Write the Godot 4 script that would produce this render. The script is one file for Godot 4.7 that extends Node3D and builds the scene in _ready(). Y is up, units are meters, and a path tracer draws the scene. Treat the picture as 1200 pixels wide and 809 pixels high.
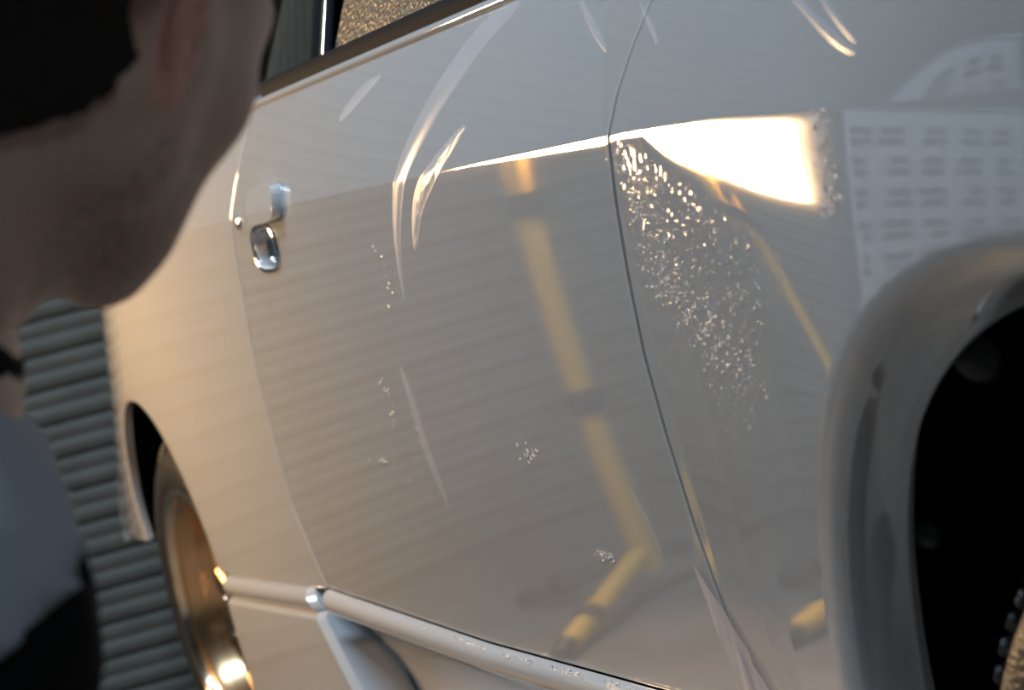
extends Node3D
# A white car in a workshop bay, a man bending down to look along its flank, a halogen work light behind him.
# Car axes: +x towards the nose, y up, +z out of the car's right side. Bay axes: RU (right) and RF (towards the shutter).

const YAW := 0.354302
const RU := Vector3(0.346936, 0, -0.937889)
const RF := Vector3(-0.937889, 0, -0.346936)
const EYE := Vector3(0, 0.75, 0.845)
const SHUTTER_Z := 5.22
const GROUND := -0.18

var names := {}
var mats := {}
var rng := RandomNumberGenerator.new()


# ---------------------------------------------------------------- camera, light, order of building
const PANEL_COLOR := Color(0.79, 0.90, 1.0)
const PANEL_ENERGY := 9.5
const LAMP_COLOR := Color(1.0, 0.80, 0.56)
const LAMP_ENERGY := 31.0
const EAR_AT := Vector3(-1.270, 0.851, 0.503)
const NECK_AT := Vector3(-1.363, 0.758, 0.684)
const HEAD_AZ := 0.48
const HEAD_PITCH := 0.18
const HEAD_ROLL := 0.5
const SHOULDER_R := Vector3(-1.242, 0.597, 0.708)
const SHOULDER_L := Vector3(-1.528, 0.669, 0.773)
const HEAD_SCALE := 1.14
var cam_basis := Basis()


func _ready() -> void:
	# camera: about 90 mm, tipped down 4 degrees and rolled 14.3 degrees
	var pitch := atan(208.0 / 3000.0)
	var roll := deg_to_rad(14.3)
	var f := RF * cos(pitch) - Vector3.UP * sin(pitch)
	var u0 := RU.cross(f)
	cam_basis = Basis(RU * cos(roll) - u0 * sin(roll), RU * sin(roll) + u0 * cos(roll), -f)
	var cam := Camera3D.new()
	cam.name = "camera"
	cam.transform = Transform3D(cam_basis, EYE)
	cam.near = 0.05
	cam.far = 60.0
	var lens := CameraAttributesPhysical.new()
	lens.frustum_focal_length = 12.0 / (404.5 / 3000.0)
	lens.frustum_focus_distance = 2.4
	lens.exposure_aperture = 7.2
	lens.frustum_near = 0.05
	lens.frustum_far = 60.0
	cam.attributes = lens
	cam.fov = rad_to_deg(2.0 * atan(404.5 / 3000.0))
	add_child(cam)
	cam.current = true
	var env := Environment.new()
	env.background_mode = Environment.BG_COLOR
	env.background_color = Color(0.05, 0.06, 0.07)
	env.tonemap_mode = Environment.TONE_MAPPER_LINEAR
	env.tonemap_exposure = 1.3
	env.sdfgi_enabled = true
	env.ssao_enabled = true
	env.ssil_enabled = true
	var we := WorldEnvironment.new()
	we.name = "world_environment"
	we.environment = env
	add_child(we)
	make_materials()
	make_ceiling_lights()
	make_work_light()
	make_bulge()
	make_bay()
	var car := make_car()
	make_man()
	make_film(car)
	make_notice_board()


class Acc:
	var v := PackedVector3Array()
	var n := PackedVector3Array()
	var c := PackedColorArray()
	var tint := Color(1, 1, 1)

	func tri(a: Vector3, b: Vector3, d: Vector3, na: Vector3, nb: Vector3, nd: Vector3) -> void:
		if (b - a).cross(d - a).dot(na + nb + nd) > 0.0:
			v.append_array([a, d, b])
			n.append_array([na, nd, nb])
		else:
			v.append_array([a, b, d])
			n.append_array([na, nb, nd])
		c.append_array([tint, tint, tint])

	func quad(a: Vector3, b: Vector3, d: Vector3, e: Vector3, na: Vector3, nb: Vector3, nd: Vector3, ne: Vector3) -> void:
		tri(a, b, d, na, nb, nd)
		tri(a, d, e, na, nd, ne)

	func flat(a: Vector3, b: Vector3, d: Vector3, e: Vector3, out: Vector3) -> void:
		var f := (b - a).cross(d - a)
		if f.length_squared() < 1e-16:
			f = (d - a).cross(e - a)
		f = f.normalized()
		if f.dot(out) < 0.0:
			f = -f
		quad(a, b, d, e, f, f, f, f)

	func mesh() -> ArrayMesh:
		var m := ArrayMesh.new()
		var arr := []
		arr.resize(Mesh.ARRAY_MAX)
		arr[Mesh.ARRAY_VERTEX] = v
		arr[Mesh.ARRAY_NORMAL] = n
		arr[Mesh.ARRAY_COLOR] = c
		m.add_surface_from_arrays(Mesh.PRIMITIVE_TRIANGLES, arr)
		return m


# ---------------------------------------------------------------- naming and placing
func numbered(called: String) -> String:
	var k: int = names.get(called, 0)
	names[called] = k + 1
	return called if k == 0 else "%s_%03d" % [called, k]


func base(called: String, label: String, category: String, at := Vector3.ZERO, group := "") -> Node3D:
	var o := Node3D.new()
	o.name = numbered(called)
	add_child(o)
	o.position = at
	o.set_meta("label", label)
	o.set_meta("category", category)
	if group:
		o.set_meta("group", group)
	return o


func part(called: String, mesh: Mesh, m: Material, parent: Node3D, label := "") -> MeshInstance3D:
	var o := MeshInstance3D.new()
	o.name = called
	o.mesh = mesh
	o.material_override = m
	parent.add_child(o, true)
	if label:
		o.set_meta("label", label)
	return o


func struct(called: String, mesh: Mesh, m: Material, label: String, category: String) -> MeshInstance3D:
	var o := part(called, mesh, m, self, label)
	o.set_meta("kind", "structure")
	o.set_meta("category", category)
	return o


func bay(u: float, y: float, z: float) -> Vector3:
	return Vector3(0, y, EYE.z) + RU * u + RF * z


# ---------------------------------------------------------------- materials
func lin(r: float, g: float, b: float, a := 1.0) -> Color:
	var c := Color(r, g, b).linear_to_srgb()
	c.a = a
	return c


func mat(called: String, c: Color, rough: float, metal := 0.0, spec := 0.5) -> StandardMaterial3D:
	var m := StandardMaterial3D.new()
	m.resource_name = called
	m.albedo_color = c
	m.roughness = rough
	m.metallic = metal
	m.metallic_specular = spec
	mats[called] = m
	return m


func noise_tex(freq: float, seed_: int, size := 512, octaves := 4, normal := 0.0) -> NoiseTexture2D:
	var f := FastNoiseLite.new()
	f.seed = seed_
	f.frequency = freq
	f.fractal_octaves = octaves
	var t := NoiseTexture2D.new()
	t.width = size
	t.height = size
	t.seamless = true
	t.noise = f
	if normal > 0.0:
		t.as_normal_map = true
		t.bump_strength = normal
	return t


func ramp_tex(freq: float, seed_: int, a: Color, b: Color, size := 512) -> NoiseTexture2D:
	var t := noise_tex(freq, seed_, size, 5)
	var g := Gradient.new()
	g.set_color(0, a)
	g.set_color(1, b)
	g.set_offset(0, 0.25)
	g.set_offset(1, 0.75)
	t.color_ramp = g
	return t


func triplanar(m: StandardMaterial3D, scale: float) -> void:
	m.uv1_triplanar = true
	m.uv1_world_triplanar = true
	m.uv1_scale = Vector3.ONE * scale


func make_materials() -> void:
	var m := mat("white_paint", lin(0.56, 0.56, 0.555), 0.05, 0.0, 0.7)
	m.clearcoat_enabled = true
	m.clearcoat = 1.0
	m.clearcoat_roughness = 0.03
	m = mat("tinted_glass", lin(0.10, 0.075, 0.042), 0.38, 0.0, 0.8)
	m.normal_enabled = true
	m.normal_texture = noise_tex(0.09, 5, 512, 3, 9.0)
	triplanar(m, 3.0)
	mat("dark_glass", lin(0.02, 0.026, 0.025), 0.06, 0.0, 0.6)
	mat("black_rubber", lin(0.011, 0.011, 0.012), 0.8, 0.0, 0.2)
	m = mat("tire_rubber", lin(0.018, 0.017, 0.016), 0.42, 0.0, 0.7)
	m.normal_enabled = true
	m.normal_texture = noise_tex(0.06, 15, 512, 4, 5.0)
	triplanar(m, 4.0)
	mat("liner_black", lin(0.006, 0.006, 0.006), 0.9, 0.0, 0.2)
	mat("chrome", lin(0.75, 0.76, 0.78), 0.08, 1.0)
	mat("bronze_rim", lin(0.62, 0.42, 0.24), 0.22, 1.0)
	mat("polished_lip", lin(0.80, 0.66, 0.48), 0.12, 1.0)
	m = mat("skin", Color.WHITE, 0.5, 0.0, 0.45)
	m.vertex_color_use_as_albedo = true
	m.subsurf_scatter_enabled = true
	m.subsurf_scatter_strength = 0.12
	m.normal_enabled = true
	m.normal_texture = noise_tex(0.12, 8, 512, 4, 2.0)
	triplanar(m, 9.0)
	mat("dark_hair", lin(0.03, 0.022, 0.018), 0.6, 0.0, 0.3)
	m = mat("blue_cloth", lin(0.50, 0.55, 0.62), 0.85, 0.0, 0.3)
	m.normal_enabled = true
	m.normal_texture = noise_tex(0.2, 9, 512, 3, 3.0)
	triplanar(m, 8.0)
	m = mat("black_cloth", lin(0.008, 0.008, 0.009), 0.9, 0.0, 0.25)
	m = mat("dark_trousers", lin(0.03, 0.035, 0.05), 0.9, 0.0, 0.25)
	m = mat("shutter_metal", Color.WHITE, 0.5, 0.0, 0.4)
	m.albedo_texture = ramp_tex(0.02, 21, lin(0.175, 0.167, 0.138), lin(0.212, 0.202, 0.168))
	triplanar(m, 0.8)
	m = mat("concrete", Color.WHITE, 0.55, 0.0, 0.4)
	m.albedo_texture = ramp_tex(0.012, 22, lin(0.155, 0.142, 0.125), lin(0.22, 0.202, 0.18))
	triplanar(m, 0.5)
	m = mat("plaster_cool", Color.WHITE, 0.85, 0.0, 0.3)
	m.albedo_texture = ramp_tex(0.02, 23, lin(0.50, 0.53, 0.55), lin(0.56, 0.59, 0.61))
	triplanar(m, 0.4)
	m = mat("plaster_dark", Color.WHITE, 0.9, 0.0, 0.3)
	m.albedo_texture = ramp_tex(0.02, 24, lin(0.15, 0.155, 0.16), lin(0.19, 0.195, 0.2))
	triplanar(m, 0.4)
	mat("yellow_paint", lin(0.78, 0.48, 0.05), 0.4, 0.0, 0.5)
	mat("black_plastic", lin(0.012, 0.012, 0.012), 0.5)
	mat("grey_metal", lin(0.3, 0.31, 0.32), 0.35, 0.8)
	mat("paper", lin(0.50, 0.515, 0.54), 0.7, 0.0, 0.3)
	mat("ink", lin(0.13, 0.135, 0.15), 0.7, 0.0, 0.3)
	mat("ink_blue", lin(0.17, 0.21, 0.42), 0.7, 0.0, 0.3)
	mat("ink_red", lin(0.50, 0.20, 0.18), 0.7, 0.0, 0.3)
	m = mat("clear_film", Color(1, 1, 1, 0.03), 0.04, 0.0, 0.5)
	m.transparency = BaseMaterial3D.TRANSPARENCY_ALPHA
	var loose := lin(0.75, 0.66, 0.62)
	loose.a = 0.55
	m = mat("loose_film", loose, 0.35, 0.0, 0.5)
	m.transparency = BaseMaterial3D.TRANSPARENCY_ALPHA
	m = mat("film_fold", Color(0.96, 0.97, 1, 0.12), 0.25, 0.0, 0.36)
	m.transparency = BaseMaterial3D.TRANSPARENCY_ALPHA
	m = mat("water", Color(1, 1, 1, 0.02), 0.02, 0.0, 0.5)
	m.transparency = BaseMaterial3D.TRANSPARENCY_ALPHA
	m.refraction_enabled = true
	m.refraction_scale = 0.033
	m = mat("lamp_glass", lin(1, 0.8, 0.55), 0.3)
	m.emission_enabled = true
	m.emission = Color(1.0, 0.88, 0.70)
	m.emission_energy_multiplier = 14.0
	m = mat("tube_glass", lin(0.9, 0.95, 1), 0.4)
	m.emission_enabled = true
	m.emission = Color(0.86, 0.93, 1.0)
	m.emission_energy_multiplier = 3.0


# ---------------------------------------------------------------- mesh helpers
func patch(fn: Callable, nu: int, nv: int, out: Vector3) -> ArrayMesh:
	var a := Acc.new()
	patch_into(a, fn, nu, nv, out)
	return a.mesh()


func patch_into(a: Acc, fn: Callable, nu: int, nv: int, out: Vector3) -> void:
	var p := []
	var nn := []
	for j in nv + 1:
		for i in nu + 1:
			p.append(fn.call(float(i) / nu, float(j) / nv))
	for j in nv + 1:
		for i in nu + 1:
			var du: Vector3 = p[j * (nu + 1) + mini(i + 1, nu)] - p[j * (nu + 1) + maxi(i - 1, 0)]
			var dv: Vector3 = p[mini(j + 1, nv) * (nu + 1) + i] - p[maxi(j - 1, 0) * (nu + 1) + i]
			var q := du.cross(dv).normalized()
			nn.append(q)
	var sum := 0.0
	for q in nn:
		sum += q.dot(out)
	var s := -1.0 if sum < 0.0 else 1.0
	for j in nv:
		for i in nu:
			var k := j * (nu + 1) + i
			var l := k + nu + 1
			a.quad(p[k], p[k + 1], p[l + 1], p[l], nn[k] * s, nn[k + 1] * s, nn[l + 1] * s, nn[l] * s)


func tube_into(a: Acc, pts: Array, rad: Callable, sides := 10, caps := true) -> void:
	var ref := Vector3.UP
	var rings := []
	var norms := []
	for i in pts.size():
		var t: Vector3 = (pts[mini(i + 1, pts.size() - 1)] - pts[maxi(i - 1, 0)]).normalized()
		if absf(t.dot(ref)) > 0.95:
			ref = Vector3.RIGHT
		var x := t.cross(ref).normalized()
		var y := x.cross(t).normalized()
		ref = y
		var r: float = rad.call(float(i) / (pts.size() - 1))
		var ring := []
		var rn := []
		for k in sides + 1:
			var d := x * cos(TAU * k / sides) + y * sin(TAU * k / sides)
			ring.append(pts[i] + d * r)
			rn.append(d)
		rings.append(ring)
		norms.append(rn)
	for i in pts.size() - 1:
		for k in sides:
			a.quad(rings[i][k], rings[i][k + 1], rings[i + 1][k + 1], rings[i + 1][k], norms[i][k], norms[i][k + 1], norms[i + 1][k + 1], norms[i + 1][k])
	if caps:
		for e in [0, pts.size() - 1]:
			var t: Vector3 = (pts[1] - pts[0]).normalized() * -1.0 if e == 0 else (pts[-1] - pts[-2]).normalized()
			for k in sides:
				a.tri(pts[e], rings[e][k], rings[e][k + 1], t, t, t)


func tube(pts: Array, r: float, sides := 10) -> ArrayMesh:
	var a := Acc.new()
	tube_into(a, pts, func(_t): return r, sides)
	return a.mesh()


func smooth_line(pts: Array, per := 8) -> Array:
	var o := []
	for i in pts.size() - 1:
		var p0 = pts[maxi(i - 1, 0)]
		var p3 = pts[mini(i + 2, pts.size() - 1)]
		for k in per:
			o.append(pts[i].cubic_interpolate(pts[i + 1], p0, p3, float(k) / per))
	o.append(pts[-1])
	return o


func lathe_into(a: Acc, prof: Array, at: Vector3, ax: Vector3, x: Vector3, sides := 48) -> void:
	# prof: Vector2(radius, along the axis)
	var y := ax.cross(x).normalized()
	var pn := []
	for i in prof.size():
		var d: Vector2 = prof[mini(i + 1, prof.size() - 1)] - prof[maxi(i - 1, 0)]
		pn.append(Vector2(d.y, -d.x).normalized())
	for i in prof.size() - 1:
		for k in sides:
			var q := []
			var m := []
			for e in [[i, k], [i, k + 1], [i + 1, k + 1], [i + 1, k]]:
				var d := x * cos(TAU * e[1] / sides) + y * sin(TAU * e[1] / sides)
				q.append(at + d * prof[e[0]].x + ax * prof[e[0]].y)
				m.append((d * pn[e[0]].x + ax * pn[e[0]].y))
			a.quad(q[0], q[1], q[2], q[3], m[0], m[1], m[2], m[3])


func lathe(prof: Array, at: Vector3, ax: Vector3, x: Vector3, sides := 48) -> ArrayMesh:
	var a := Acc.new()
	lathe_into(a, prof, at, ax, x, sides)
	return a.mesh()


func box_into(a: Acc, t: Transform3D, size: Vector3, bev := 0.004) -> void:
	var h := size / 2.0
	var b := minf(bev, minf(h.x, minf(h.y, h.z)) * 0.9)
	var ax := [Vector3.RIGHT, Vector3.UP, Vector3.BACK]
	for i in 3:
		var j := (i + 1) % 3
		var k := (i + 2) % 3
		for s in [-1.0, 1.0]:
			var c: Vector3 = ax[i] * h[i] * s
			var e: Vector3 = ax[j] * (h[j] - b)
			var f: Vector3 = ax[k] * (h[k] - b)
			a.flat(t * (c - e - f), t * (c + e - f), t * (c + e + f), t * (c - e + f), t.basis * (ax[i] * s))
			for s2 in [-1.0, 1.0]:
				var g: Vector3 = ax[i] * h[i] * s + ax[j] * (h[j] - b) * s2
				var g2: Vector3 = ax[i] * (h[i] - b) * s + ax[j] * h[j] * s2
				a.flat(t * (g - f), t * (g + f), t * (g2 + f), t * (g2 - f), t.basis * (ax[i] * s + ax[j] * s2))
	for sx in [-1.0, 1.0]:
		for sy in [-1.0, 1.0]:
			for sz in [-1.0, 1.0]:
				var s := Vector3(sx, sy, sz)
				var q := Vector3(h.x - b, h.y - b, h.z - b) * s
				var nn := (t.basis * s).normalized()
				a.tri(t * (q + Vector3(b * sx, 0, 0)), t * (q + Vector3(0, b * sy, 0)), t * (q + Vector3(0, 0, b * sz)), nn, nn, nn)


func box(t: Transform3D, size: Vector3, bev := 0.004) -> ArrayMesh:
	var a := Acc.new()
	box_into(a, t, size, bev)
	return a.mesh()


func bay_basis() -> Basis:
	return Basis(RU, Vector3.UP, -RF)


# ---------------------------------------------------------------- car body surface
var bulge_x := PackedFloat32Array()


func table(x: float, xs: Array, ys: Array) -> float:
	if x <= xs[0]:
		return ys[0]
	for i in range(1, xs.size()):
		if x <= xs[i]:
			return ys[i - 1] + (ys[i] - ys[i - 1]) * (x - xs[i - 1]) / (xs[i] - xs[i - 1])
	return ys[-1]


const CREASE_X := [-5.2, -4.3, -2.889, -2.264, -1.954, -1.72, -1.55, -1.3, -0.6]
const CREASE_Y := [0.77, 0.772, 0.767, 0.757, 0.752, 0.7455, 0.734, 0.72, 0.68]
const FADE_X := [-5.2, -2.28, -1.956, -1.92, -1.865, -1.70, -1.54, -1.45, -0.6]
const FADE_L := [0.002, 0.002, 0.012, 0.007, 0.008, 0.165, 0.40, 0.36, 0.30]
const FRONT_AXLE := Vector2(-1.318, 0.25)
const FRONT_ARCH := 0.342
const REAR_AXLE := Vector2(-4.132, 0.261)
const REAR_ARCH := 0.267
const SIDE_UP := 0.16


func crease(x: float) -> float:
	return table(x, CREASE_X, CREASE_Y)


func make_bulge() -> void:
	# how far the front fender swells outwards, integrated from its slope
	var z := 0.0
	for i in 200:
		bulge_x.append(z)
		z += 0.005 * table(-1.95 + 0.005 * i, [-1.95, -1.86, -1.65, -1.56, -1.53, -1.49, -1.35, -1.1, -0.95], [0.056, 0.052, 0.064, 0.070, 0.064, 0.02, 0.0, -0.06, -0.1])


func arch_dist(x: float, y: float) -> float:
	return Vector2(x - FRONT_AXLE.x, maxf(0.0, y - FRONT_AXLE.y)).length()


func w(x: float, y: float) -> float:
	var h := y - crease(x)
	var s := 0.0
	if h > 0.0:
		var a := 0.08 + 0.18 * (1.0 - smoothstep(-1.62, -1.30, x))
		s = -(a * h + 0.5 * h * h)
	else:
		var d := -h
		var l := table(x, FADE_X, FADE_L)
		var t := minf(d / l, 1.0)
		s = 0.01 * d - (0.08 - 0.06 * smoothstep(-2.0, -1.8, x)) * d * d + (SIDE_UP - 0.01) * l / 3.0 * (1.0 - pow(1.0 - t, 3.0))
	var q := maxf(0.0, -2.6 - x)
	s -= 0.006 * q * q
	if x > -1.9:
		s -= 0.01 * (x + 1.9) * (x + 1.9)
	if x > -1.95:
		var k := minf((x + 1.95) / 0.005, 198.0)
		var i := int(k)
		s += lerpf(bulge_x[i], bulge_x[i + 1], k - i)
	q = maxf(0.0, -4.175 + (0.888 if y > 0.5 else 1.2) * (y - 0.5) - x)
	s -= 0.31 * q * q
	if x > -2.0:
		var dx := x - FRONT_AXLE.x
		var dy := maxf(0.0, y - FRONT_AXLE.y)
		var r := sqrt(dx * dx + dy * dy)
		var width := lerpf(0.045, 0.07, clampf(-dx / maxf(r, 0.01), 0.0, 1.0))
		var t := maxf(0.0, (FRONT_ARCH + width - r) / width)
		s -= 0.04 * t * t
	if x > -0.9:
		s -= 0.9 * (x + 0.9) * (x + 0.9)
	return s


func w_normal(f: Callable, x: float, y: float) -> Vector3:
	var e := 0.0006
	return Vector3(f.call(x - e, y) - f.call(x + e, y), f.call(x, y - e) - f.call(x, y + e), 2.0 * e).normalized()


# the door's two shut lines, by height
func front_cut(y: float) -> float:
	return table(y, [0.2, 0.273, 0.339, 0.413, 0.495, 0.562, 0.636, 0.701, 0.751, 0.784, 0.815, 0.851, 0.92], [-1.94, -1.952, -1.964, -1.975, -1.98, -1.98, -1.969, -1.955, -1.938, -1.916, -1.885, -1.842, -1.77])


func rear_cut(y: float) -> float:
	return table(y, [0.2, 0.274, 0.376, 0.551, 0.654, 0.743, 0.80, 0.92], [-3.21, -3.236, -3.276, -3.257, -3.221, -3.188, -3.16, -3.08])


func sill(x: float) -> float:
	return table(x, [-3.9, -3.75, -3.23, -2.947, -2.624, -2.2, -1.6], [0.247, 0.249, 0.268, 0.259, 0.248, 0.244, 0.24])


const BELT := 0.893


func panel(f: Callable, x0: float, x1: float, step: float, hs: Array, clips: Array, rounding := 0.003, depth := 0.018, side := 1.0) -> ArrayMesh:
	# A sheet of body over (x, height from the crease), cut where a clip is negative; cut edges are rolled inwards.
	var a := Acc.new()
	var nx := int(ceil((x1 - x0) / step))
	var ny := hs.size()
	var px := []
	var pn := []
	for j in ny:
		for i in nx + 1:
			var x := lerpf(x0, x1, float(i) / nx)
			px.append(Vector2(x, crease(x) + hs[j]))
			pn.append(null)
	var vals := []
	for c in clips:
		var arr := PackedFloat32Array()
		for p in px:
			arr.append(c.call(p.x, p.y))
		vals.append(arr)
	for j in ny - 1:
		for i in nx:
			var ids := [j * (nx + 1) + i, j * (nx + 1) + i + 1, (j + 1) * (nx + 1) + i + 1, (j + 1) * (nx + 1) + i]
			var poly := []
			var cut := []
			var gone := false
			for ci in clips.size():
				var neg := 0
				for id in ids:
					if vals[ci][id] < 0.0:
						neg += 1
				if neg == 4:
					gone = true
					break
				if neg:
					cut.append(ci)
			if gone:
				continue
			for id in ids:
				poly.append([px[id], -1, id])
			for ci in cut:
				var c: Callable = clips[ci]
				var res := []
				for k in poly.size():
					var p: Vector2 = poly[k][0]
					var q: Vector2 = poly[(k + 1) % poly.size()][0]
					var fp: float = c.call(p.x, p.y)
					var fq: float = c.call(q.x, q.y)
					if fp >= 0.0:
						res.append(poly[k])
					if (fp >= 0.0) != (fq >= 0.0):
						var lo := p if fp >= 0.0 else q
						var hi := q if fp >= 0.0 else p
						for it in 14:
							var mid := (lo + hi) / 2.0
							if c.call(mid.x, mid.y) >= 0.0:
								lo = mid
							else:
								hi = mid
						res.append([lo, ci if fp >= 0.0 else poly[k][1], -1])
				poly = res
				if poly.size() < 3:
					break
			if poly.size() < 3:
				continue
			var vs := []
			var ns := []
			for e in poly:
				var p: Vector2 = e[0]
				var id: int = e[2]
				if id >= 0 and pn[id] != null:
					vs.append(pn[id][0])
					ns.append(pn[id][1])
					continue
				var v := Vector3(p.x, p.y, f.call(p.x, p.y))
				var nn := w_normal(f, p.x, p.y)
				if side < 0.0:
					v.z = -1.75 - v.z
					nn.z = -nn.z
				if id >= 0:
					pn[id] = [v, nn]
				vs.append(v)
				ns.append(nn)
			for k in range(1, vs.size() - 1):
				a.tri(vs[0], vs[k], vs[k + 1], ns[0], ns[k], ns[k + 1])
			for k in poly.size():
				var ci: int = poly[k][1]
				if ci < 0:
					continue
				var k2 := (k + 1) % poly.size()
				var outs := []
				for e in [k, k2]:
					var p: Vector2 = poly[e][0]
					var c: Callable = clips[ci]
					var g := Vector2(c.call(p.x + 0.001, p.y) - c.call(p.x - 0.001, p.y), c.call(p.x, p.y + 0.001) - c.call(p.x, p.y - 0.001))
					if g.length() < 1e-9:
						g = Vector2(0, 1)
					g = -g.normalized()
					outs.append(Vector3(g.x, g.y, 0))
				var n0: Vector3 = ns[k]
				var n1: Vector3 = ns[k2]
				var pa: Vector3 = vs[k]
				var pb: Vector3 = vs[k2]
				var la := pa
				var lb := pb
				var ma := n0
				var mb := n1
				for s in range(1, 4):
					var t := PI / 2.0 * s / 3.0
					var qa: Vector3 = pa + outs[0] * rounding * sin(t) - n0 * rounding * (1.0 - cos(t))
					var qb: Vector3 = pb + outs[1] * rounding * sin(t) - n1 * rounding * (1.0 - cos(t))
					var ra: Vector3 = (n0 * cos(t) + outs[0] * sin(t)).normalized()
					var rb: Vector3 = (n1 * cos(t) + outs[1] * sin(t)).normalized()
					a.quad(la, lb, qb, qa, ma, mb, rb, ra)
					la = qa
					lb = qb
					ma = ra
					mb = rb
				a.quad(la, lb, lb - n1 * depth, la - n0 * depth, ma, mb, mb, ma)
	return a.mesh()


func rows(lo: float, hi: float, step: float, fine := true) -> Array:
	var o := []
	if fine:
		for v in [-0.034, -0.028, -0.022, -0.017, -0.013, -0.010, -0.0075, -0.0055, -0.004, -0.0028, -0.0018, -0.0009, -0.0003, 0.0003, 0.003, 0.007, 0.012]:
			o.append(v)
	var v: float = o[0] - step if fine else 0.0
	while v > lo - step:
		o.append(v)
		v -= step
	v = o[16] + step if fine else step
	while v < hi + step:
		o.append(v)
		v += step
	o.sort()
	return o


func make_car() -> Node3D:
	var car := base("car", "white two-door car filling the bay, seen close along its right flank from the front wheel", "car", Vector3.ZERO)
	var paint: Material = mats.white_paint
	var wf := w
	for side in [1.0, -1.0]:
		var near: bool = side > 0.0
		var step := 0.009 if near else 0.05
		var hs := rows(-0.8, 0.16, 0.011 if near else 0.05, near)
		# handle recess: a rounded hole
		var hole := func(x, y): return pow(absf(x + 3.045) / 0.05, 3.0) + pow(absf(y - 0.722) / 0.026, 3.0) - 1.0
		var door_clips := [func(x, y): return x - rear_cut(y) - 0.0045, func(x, y): return front_cut(y) - 0.0045 - x, func(x, y): return y - sill(x) - 0.004, func(_x, y): return BELT - y]
		if near:
			door_clips.append(hole)
		var door := part("door", panel(wf, -3.36, -1.74, step, hs, door_clips, 0.003, 0.018, side), paint, car)
		var fender_clips := [func(x, y): return x - front_cut(y) - 0.0045, func(x, y): return arch_dist(x, y) - FRONT_ARCH, func(_x, y): return y + 0.03, func(x, y): return 0.86 - 0.1 * maxf(0.0, x + 1.7) - y]
		part("front_fender", panel(wf, -2.06, -0.42, 0.007 if near else 0.05, hs, fender_clips, 0.004, 0.03, side), paint, car)
		var quarter_clips := [func(x, y): return rear_cut(y) - 0.0045 - x, func(x, y): return Vector2(x - REAR_AXLE.x, maxf(0.0, y - REAR_AXLE.y)).length() - REAR_ARCH, func(x, y): return y - (sill(x) + 0.002 if x > -4.0 else 0.27), func(_x, y): return BELT - y]
		part("rear_quarter", panel(wf, -4.78, -2.98, step if not near else 0.007, hs, quarter_clips, 0.004, 0.010, side), paint, car)
		skirt(car, side)
		glasshouse(car, side, door)
		if near:
			handle(door)
	shell(car)
	for k in 4:
		wheel(car, REAR_AXLE if k % 2 else FRONT_AXLE, 1.0 if k < 2 else -1.0, k % 2 == 1)
	return car


func flip(p: Vector3, side: float) -> Vector3:
	return p if side > 0.0 else Vector3(p.x, p.y, -1.75 - p.z)


func loft(prof: Array, x0: float, x1: float, nx: int, side: float, slant := 0.0) -> ArrayMesh:
	# prof: Vector2(height over the sill line, out from the body side), swept along the sill
	return patch(func(u, v):
		var k: float = v * (prof.size() - 1)
		var i := mini(int(k), prof.size() - 2)
		var q: Vector2 = prof[i].lerp(prof[i + 1], k - i)
		var x := lerpf(x0, x1, u)
		x += slant * (q.x + 0.03) * u
		return flip(Vector3(x, sill(x) + q.x, w(x, sill(x) + 0.01) + q.y), side), nx, (prof.size() - 1), Vector3(0, 0.1, side))


func skirt(car: Node3D, side: float) -> void:
	var bead := []
	for k in 11:
		var t := PI * k / 10.0
		bead.append(Vector2(-0.016 + 0.0165 * cos(t), 0.0 + 0.013 * sin(t)))
	# in front: bead under the door, then a deep hollow
	var prof := bead.duplicate()
	prof.append_array([Vector2(-0.035, -0.006), Vector2(-0.040, -0.018), Vector2(-0.052, -0.032), Vector2(-0.075, -0.047), Vector2(-0.105, -0.060), Vector2(-0.135, -0.066), Vector2(-0.165, -0.066), Vector2(-0.2, -0.064), Vector2(-0.23, -0.06), Vector2(-0.24, -0.058), Vector2(-0.25, -0.062), Vector2(-0.255, -0.07), Vector2(-0.255, -0.3)])
	var s := part("side_skirt", loft(prof, -3.225, -1.72, 60, side), mats.white_paint, car)
	# behind: bead, a second step, then a flat board down to the ground clearance
	var tail := bead.duplicate()
	tail.append_array([Vector2(-0.032, 0.003), Vector2(-0.034, 0.007), Vector2(-0.037, 0.011), Vector2(-0.042, 0.013), Vector2(-0.1, 0.012), Vector2(-0.20, 0.008), Vector2(-0.27, 0.004), Vector2(-0.275, 0.0), Vector2(-0.275, -0.3)])
	var slant := -0.9
	var b := part("skirt_board", loft(tail, -3.80, -3.29, 16, side, slant), mats.white_paint, car)
	# the board's front end
	var a := Acc.new()
	var end := []
	for q in tail:
		var x: float = -3.29 + slant * (q.x + 0.03)
		end.append(flip(Vector3(x, sill(x) + q.x, w(x, sill(x) + 0.01) + q.y), side))
	for i in end.size() - 2:
		var c: Vector3 = end[i]
		var d: Vector3 = end[i + 1]
		var c2 := c + Vector3(0.012, 0, -0.01 * side)
		var d2 := d + Vector3(0.012, 0, -0.01 * side)
		a.flat(c, d, d2, c2, Vector3(1, 0, side))
		c2.z = lerpf(c2.z, -0.08 if side > 0 else -1.67, 1.0)
		d2.z = c2.z
		a.flat(c + Vector3(0.012, 0, -0.01 * side), d + Vector3(0.012, 0, -0.01 * side), d2, c2, Vector3(1, 0, 0))
	part("end_face", a.mesh(), mats.white_paint, b)


func glass_at(x: float, y: float) -> Vector3:
	return Vector3(x, y, w(x, BELT) - 0.022 - (y - BELT) * 0.5 - 0.25 * maxf(0.0, -2.9 - x) * maxf(0.0, -2.9 - x))


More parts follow.
